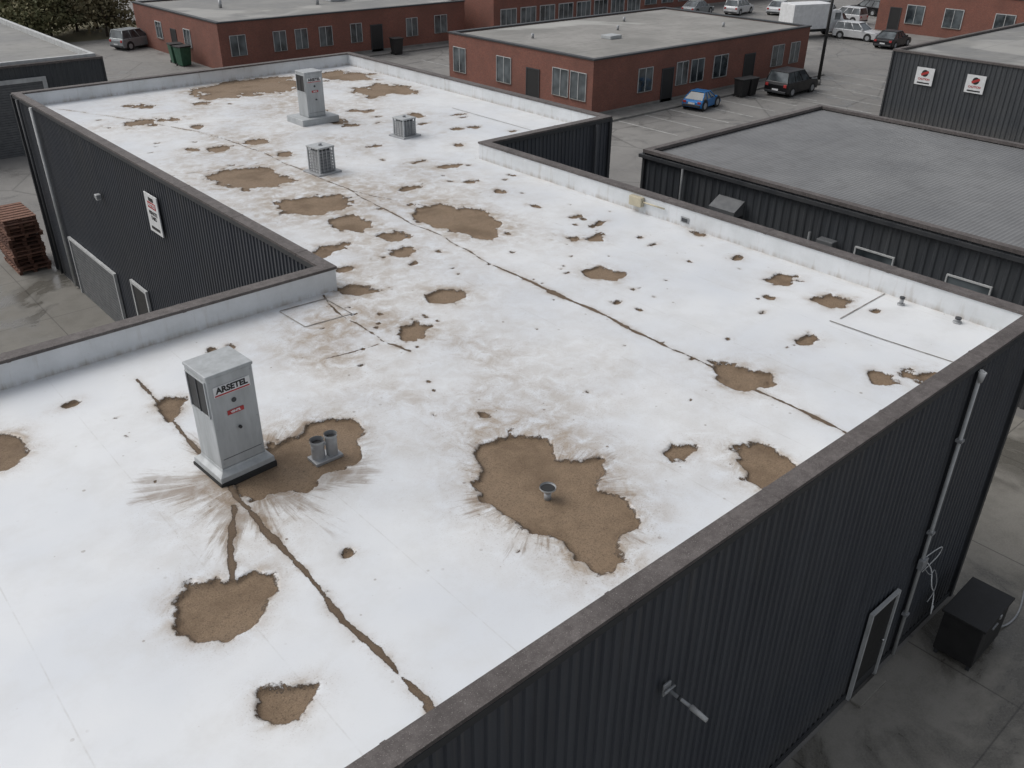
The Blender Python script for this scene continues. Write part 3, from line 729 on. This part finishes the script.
def kerb(x0,x1,y0,y1): box("pavement",x0,x1,y0,y1,0,.12,M['concrete'],None,bevel=.02)
kerb(41.0,68.2,39.0,40.46); kerb(41.0,42.56,40.47,56.5); kerb(30.2,56.5,69.1,70.46); kerb(57.3,79.5,66.6,67.96)
pk=[]
def pl(x0,y0,x1,y1,w_=.12):
    a=Vector((x0,y0));b=Vector((x1,y1));d=(b-a).normalized();nn=Vector((-d.y,d.x))*w_/2
    pk.extend([(a.x+nn.x,a.y+nn.y,.008),(a.x-nn.x,a.y-nn.y,.008),(b.x-nn.x,b.y-nn.y,.008),(b.x+nn.x,b.y+nn.y,.008)])
for i in range(11): pl(43.5+i*2.6,34.0,43.5+i*2.6,38.9)
for i in range(9): pl(36+i*2.7,57.5+3,36+i*2.7,57.5+7.5)
for i in range(9): pl(84+i*2.7,52,84+i*2.7,57)
for i in range(6): pl(58.5+i*2.7,29.5,58.5+i*2.7,34.0)
mesh("parking_markings",pk,[(4*i,4*i+1,4*i+2,4*i+3) for i in range(len(pk)//4)],M['line'])

# ------------------------------------------------------------------ vehicles
def car(x,y,rot,paint,L=4.5,W=1.82,H=1.68,kind='suv',name="parked_car"):
    e_=empty(name,(x,y,0),rot)
    h=L/2; belt=H*.60 if kind=='suv' else H*.62
    hood=belt*.97
    if kind=='suv': low=[(-h,.42),(-h+.02,belt*.80),(-h+.10,belt),(h*.42,belt),(h*.50,hood),(h-.22,hood*.90),(h-.02,hood*.70),(h,.40),(h-.1,.24),(-h+.1,.24)]
    else: low=[(-h,.40),(-h+.04,belt*.82),(-h+.30,belt*1.0),(h*.40,belt),(h*.48,hood*.97),(h-.3,hood*.84),(h-.04,hood*.62),(h,.36),(h-.1,.20),(-h+.1,.22)]
    secs=[(-W/2,.94,.0),(-W/2+.07,1,.0),(W/2-.07,1,0),(W/2,.94,0)]
    v=[];f=[]
    zc=.5
    for yy,k,_ in secs:
        for (px,pz) in low: v.append((px*(.985 if k<1 else 1),yy,zc+(pz-zc)*k))
    m_=len(low)
    for a in range(3):
        for i in range(m_): f.append((a*m_+i,a*m_+(i+1)%m_,(a+1)*m_+(i+1)%m_,(a+1)*m_+i))
    f.append(tuple(range(m_))); f.append(tuple(range(4*m_-1,3*m_-1,-1)))
    mesh("body",v,f,paint,e_,bevel=.03)
    rx0,rx1=(-h+.32,h*.10) if kind=='suv' else (-h*.48,h*.06)
    bx0,bx1=(-h+.14,h*.42) if kind=='suv' else (-h*.82,h*.42)
    gy,ty=W/2-.05,W/2-.22
    def fr(z,k0=0): 
        t_=(z-belt)/(H-.06-belt); return bx0+(rx0-bx0)*t_,bx1+(rx1-bx1)*t_,gy+(ty-gy)*t_
    v=[]
    for z in(belt-.02,H-.06):
        a,b,w_=fr(z); v+=[(a,-w_,z),(b,-w_,z),(b,w_,z),(a,w_,z)]
    mesh("windows",v,[(3,2,1,0),(4,5,6,7),(0,1,5,4),(1,2,6,5),(2,3,7,6),(3,0,4,7)],M['glass'],e_)
    a,b,w_=fr(H-.06)
    box("roof_panel",a-.03,b+.05,-w_-.02,w_+.02,H-.062,H,paint,e_,bevel=.025)
    for t_ in(0.0,.34,.66,1.0):
        for sy in(-1,1):
            xb=bx0+(bx1-bx0)*t_; xt=rx0+(rx1-rx0)*t_
            p0=Vector((xb,sy*(gy+.0),belt-.01)); p1=Vector((xt,sy*(ty+.0),H-.05)); cyl("pillar",p0,p1,.04,paint,e_,n=6)
    for sx in(-h*.62,h*.62):
        for sy in(-1,1):
            cyl("wheel_arch",(sx,sy*(W/2-.12),.36),(sx,sy*(W/2+.006),.36),.41,M['black'],e_,n=20)
            cyl("tyre",(sx,sy*(W/2-.2),.34),(sx,sy*(W/2+.02),.34),.34,M['rubber'],e_,n=20)
            cyl("rim",(sx,sy*(W/2+.0),.34),(sx,sy*(W/2+.028),.34),.21,M['galv'],e_,n=14)
    for sy in(-1,1):
        box("headlight",h-.10,h+.005,sy*(W/2-.26)-.18,sy*(W/2-.26)+.18,hood*.66,hood*.80,M['chrome'],e_,bevel=.02)
        box("tail_light",-h-.008,-h+.06,sy*(W/2-.2)-.12,sy*(W/2-.2)+.12,belt*.68,belt*.88,M['red'],e_,bevel=.02)
        box("mirror",bx1-.25,bx1-.1,sy*(W/2+.08)-.08,sy*(W/2+.08)+.08,belt,belt+.14,paint,e_,bevel=.03)
    box("grille",h-.03,h+.004,-.42,.42,.45,hood*.68,M['black'],e_); box("bumper",h-.08,h+.03,-W/2+.1,W/2-.1,.26,.42,M['trim'],e_,bevel=.03)
    box("rear_bumper",-h-.03,-h+.1,-W/2+.1,W/2-.1,.28,.44,M['trim'],e_,bevel=.03); box("number_plate",-h-.036,-h-.031,-.25,.25,.46,.58,M['white'],e_)
    return e_
def paint(n_,c_): 
    return simple('car_paint_'+n_,c_,tuple(k*.85 for k in c_),2,.25,.3)
pb=paint('black',(.012,.012,.014)); pw=paint('white',(.62,.63,.64)); ps=paint('silver',(.28,.30,.31)); pu=paint('blue',(.02,.16,.42)); pg=paint('grey',(.10,.105,.11))
car(60.1,36.9,math.radians(2),pb,4.4,1.9,1.75)
car(50.9,38.0,math.radians(10),pu,2.9,1.5,1.2,'hatch',"small_blue_car")
car(30.3,86.6,math.radians(20),ps,4.2)
car(86.5,43.0,math.radians(5),pb,4.6,1.85,1.5,'sedan')
car(88,47.5,math.radians(-85),pw,4.6,1.85,1.6)
car(95.0,67,math.radians(10),pw); car(91,70,math.radians(5),ps,4.5,1.8,1.5,'sedan'); car(99,64,math.radians(15),pw,4.5,1.8,1.5,'sedan'); car(102,60,math.radians(15),pg)
car(98.5,55,math.radians(90),pw); car(107,57,math.radians(80),pb); car(92,52.5,math.radians(10),pb,4.6,1.9,1.75)
def truck(x,y,rot,name="box_truck"):
    e_=empty(name,(x,y,0),rot)
    box("cargo_box",-3.4,1.3,-1.15,1.15,.85,3.2,M['white'],e_,bevel=.05)
    box("chassis",-3.3,2.9,-.5,.5,.5,.85,M['trim'],e_)
    pr_=[(1.4,.5),(1.4,2.45),(1.75,2.6),(2.5,2.5),(2.95,1.65),(3.25,1.45),(3.3,.5)]
    v=[(a,-1.0,b) for a,b in pr_]+[(a,1.0,b) for a,b in pr_]; m_=len(pr_)
    mesh("cab",v,[tuple(range(m_)),tuple(range(2*m_-1,m_-1,-1))]+[(i,(i+1)%m_,m_+(i+1)%m_,m_+i) for i in range(m_)],M['white'],e_,bevel=.05)
    mesh("windscreen",[(2.54,-.88,2.42),(2.96,-.88,1.70),(2.96,.88,1.70),(2.54,.88,2.42)],[(0,1,2,3)],M['glass'],e_).location=(.02,0,.02)
    for sy in(-1,1): box("side_window",1.8,2.5,sy*1.0-.012,sy*1.0+.012,1.65,2.3,M['glass'],e_)
    for sx in(-2.3,2.4):
        for sy in(-1,1): cyl("tyre",(sx,sy*.75,.45),(sx,sy*1.05,.45),.45,M['rubber'],e_,n=20); cyl("rim",(sx,sy*1.0,.45),(sx,sy*1.06,.45),.25,M['galv'],e_,n=14)
    box("light_bar",1.6,1.9,-.7,.7,2.6,2.75,M['trim'],e_,bevel=.03)
    box("bumper",3.25,3.4,-1,1,.4,.7,M['trim'],e_,bevel=.03)
truck(86,51.5,math.radians(-20))

e_=empty("street_lamp",(64.3,37.2,0))
cyl("base",(0,0,0),(0,0,.4),.2,M['concrete'],e_); cyl("pole",(0,0,.3),(0,0,9.5),.13,M['black'],e_,r1=.09)
cyl("arm",(0,0,9.3),(-1.4,-.2,9.7),.05,M['black'],e_); box("lamp_head",-2.0,-1.3,-.35,-.05,9.62,9.78,M['trim'],e_,bevel=.03)
def bin_(x,y,m_,name="wheelie_bin",s=1.0):
    e_=empty(name,(x,y,0),random.uniform(-.2,.2)); a,b=.38*s,.30*s
    v=[(-b,-b,.06),(b,-b,.06),(b,b,.06),(-b,b,.06),(-a,-a,1.1*s),(a,-a,1.1*s),(a,a,1.1*s),(-a,a,1.1*s)]
    mesh("tub",v,[(3,2,1,0),(4,5,6,7),(0,1,5,4),(1,2,6,5),(2,3,7,6),(3,0,4,7)],m_,e_,bevel=.03)
    box("lid",-a-.04,a+.04,-a-.06,a+.04,1.1*s+.002,1.17*s,M['black'],e_,bevel=.02)
    for sx in(-1,1): cyl("wheel",(sx*b,b,.1),(sx*(b+.06),b,.1),.1,M['rubber'],e_)
for p_ in((56.9,39.0-.7),(56.0,38.4)): bin_(p_[0],p_[1],M['black'],s=1.1)
bin_(30.0,76.6,M['green'],"waste_container",1.35); bin_(29.9,75.0,M['green'],"waste_container",1.35); bin_(46.8,68.7,M['black'],s=1.2)
e_=empty("pallet_stack",(7.15,37.3,0),0)
for i in range(14):
    z=.004+i*.155; ox=random.uniform(-.06,.06); oy=random.uniform(-.08,.08); mm=M['pallet'] if random.random()<.6 else M['pallet_dark']
    for k in range(7): box("deck_board",-.6+ox,.6+ox,-1.0+k*.31+oy,-1.0+k*.31+.22+oy,z+.12,z+.145,mm,e_)
    for xx in(-.58,-.06,.46):
        for yy in(-1.0,-.04,.9): box("block",xx+ox,xx+.12+ox,yy+oy,yy+.18+oy,z+.022,z+.118,M['pallet_dark'],e_)
        box("bottom_board",xx+ox,xx+.12+ox,-1.0+oy,1.08+oy,z+.0,z+.020,mm,e_)

# ------------------------------------------------------------------ trees
def leafmat():
    t=NT('foliage'); oi=t.n("ShaderNodeObjectInfo"); n=t.noise(.9,4)
    a=t.mix(t.mr(n,.35,.65),(.07,.09,.035),(.15,.135,.06)); a=t.mix(t.math('MULTIPLY',oi.outputs["Random"],.6),a,(.14,.105,.065))
    t.col(a); t.rough(.8); return t.m
LM=leafmat(); BM=simple('bark',(.08,.06,.045),(.05,.04,.03),6,.9)
def tree_mesh(seed,h,R,nl=2200):
    g=np.random.default_rng(seed); v=[];f=[];fm=[]
    def lim(p0,p1,r0,r1):
        p0=Vector(p0);p1=Vector(p1);d=(p1-p0).normalized();a=d.orthogonal().normalized();b=d.cross(a);k=len(v)
        for p,rr in((p0,r0),(p1,r1)):
            for i in range(6): t_=i*math.pi/3; v.append(tuple(p+a*rr*math.cos(t_)+b*rr*math.sin(t_)))
        for i in range(6): f.append((k+i,k+(i+1)%6,k+6+(i+1)%6,k+6+i)); fm.append(0)
    lim((0,0,0),(0,0,h*.45),.16,.1); tips=[]
    for i in range(9):
        a=g.uniform(0,6.28); z0=h*g.uniform(.25,.5); rr=R*g.uniform(.35,.9); tip=(math.cos(a)*rr,math.sin(a)*rr,h*g.uniform(.35,.95)); lim((0,0,z0),tip,.07,.02); tips.append(tip)
    tips.append((0,0,h*.92))
    for i in range(nl):
        c_=tips[g.integers(len(tips))]; s_=R*.33; p=np.array(c_)+g.normal(0,1,3)*np.array([s_,s_,s_*.7]); p[2]=max(p[2],.3)
        a=g.normal(0,1,3);a/=np.linalg.norm(a);b=np.cross(a,g.normal(0,1,3));b/=np.linalg.norm(b);q_=g.uniform(.08,.2); k=len(v)
        for e1,e2 in((-1,-1),(1,-1),(1,1),(-1,1)): v.append(tuple(p+a*q_*e1+b*q_*e2*.6))
        f.append((k,k+1,k+2,k+3)); fm.append(1)
    me_=bpy.data.meshes.new("tree"); me_.from_pydata(v,[],f); me_.materials.append(BM); me_.materials.append(LM)
    me_.polygons.foreach_set("material_index",fm); me_.update(); return me_
tm=[tree_mesh(i,h,R) for i,(h,R) in enumerate(((4.2,2.4),(3.4,2.4),(5.2,2.8),(2.4,2.2)))]
for i in range(36):
    x=random.uniform(14,33);y=random.uniform(94,122)
    if i>28: x=random.uniform(-20,14); y=random.uniform(88,120)
    o=bpy.data.objects.new("tree",tm[random.randrange(4)]); o.location=(x,y,0); o.rotation_euler=(0,0,random.uniform(0,6)); k=random.uniform(.7,1.1); o.scale=(k,k,k); link(o)
def belt():
    g=np.random.default_rng(5); v=[];f=[]
    for i in range(9000):
        a=g.uniform(-.3,2.0); R_=g.uniform(190,260); hh=6+3*math.sin(a*37)+2*math.sin(a*91)
        p=np.array([math.sin(a)*R_,math.cos(a)*R_,abs(g.normal(0,.5))*hh]); q_=g.uniform(.7,1.6)
        b=g.normal(0,1,3);b/=np.linalg.norm(b);c_=np.cross(b,g.normal(0,1,3));c_/=np.linalg.norm(c_);k=len(v)
        for e1,e2 in((-1,-1),(1,-1),(1,1),(-1,1)): v.append(tuple(p+b*q_*e1+c_*q_*e2))
        f.append((k,k+1,k+2,k+3))
    mesh("distant_trees",v,f,LM)
belt()
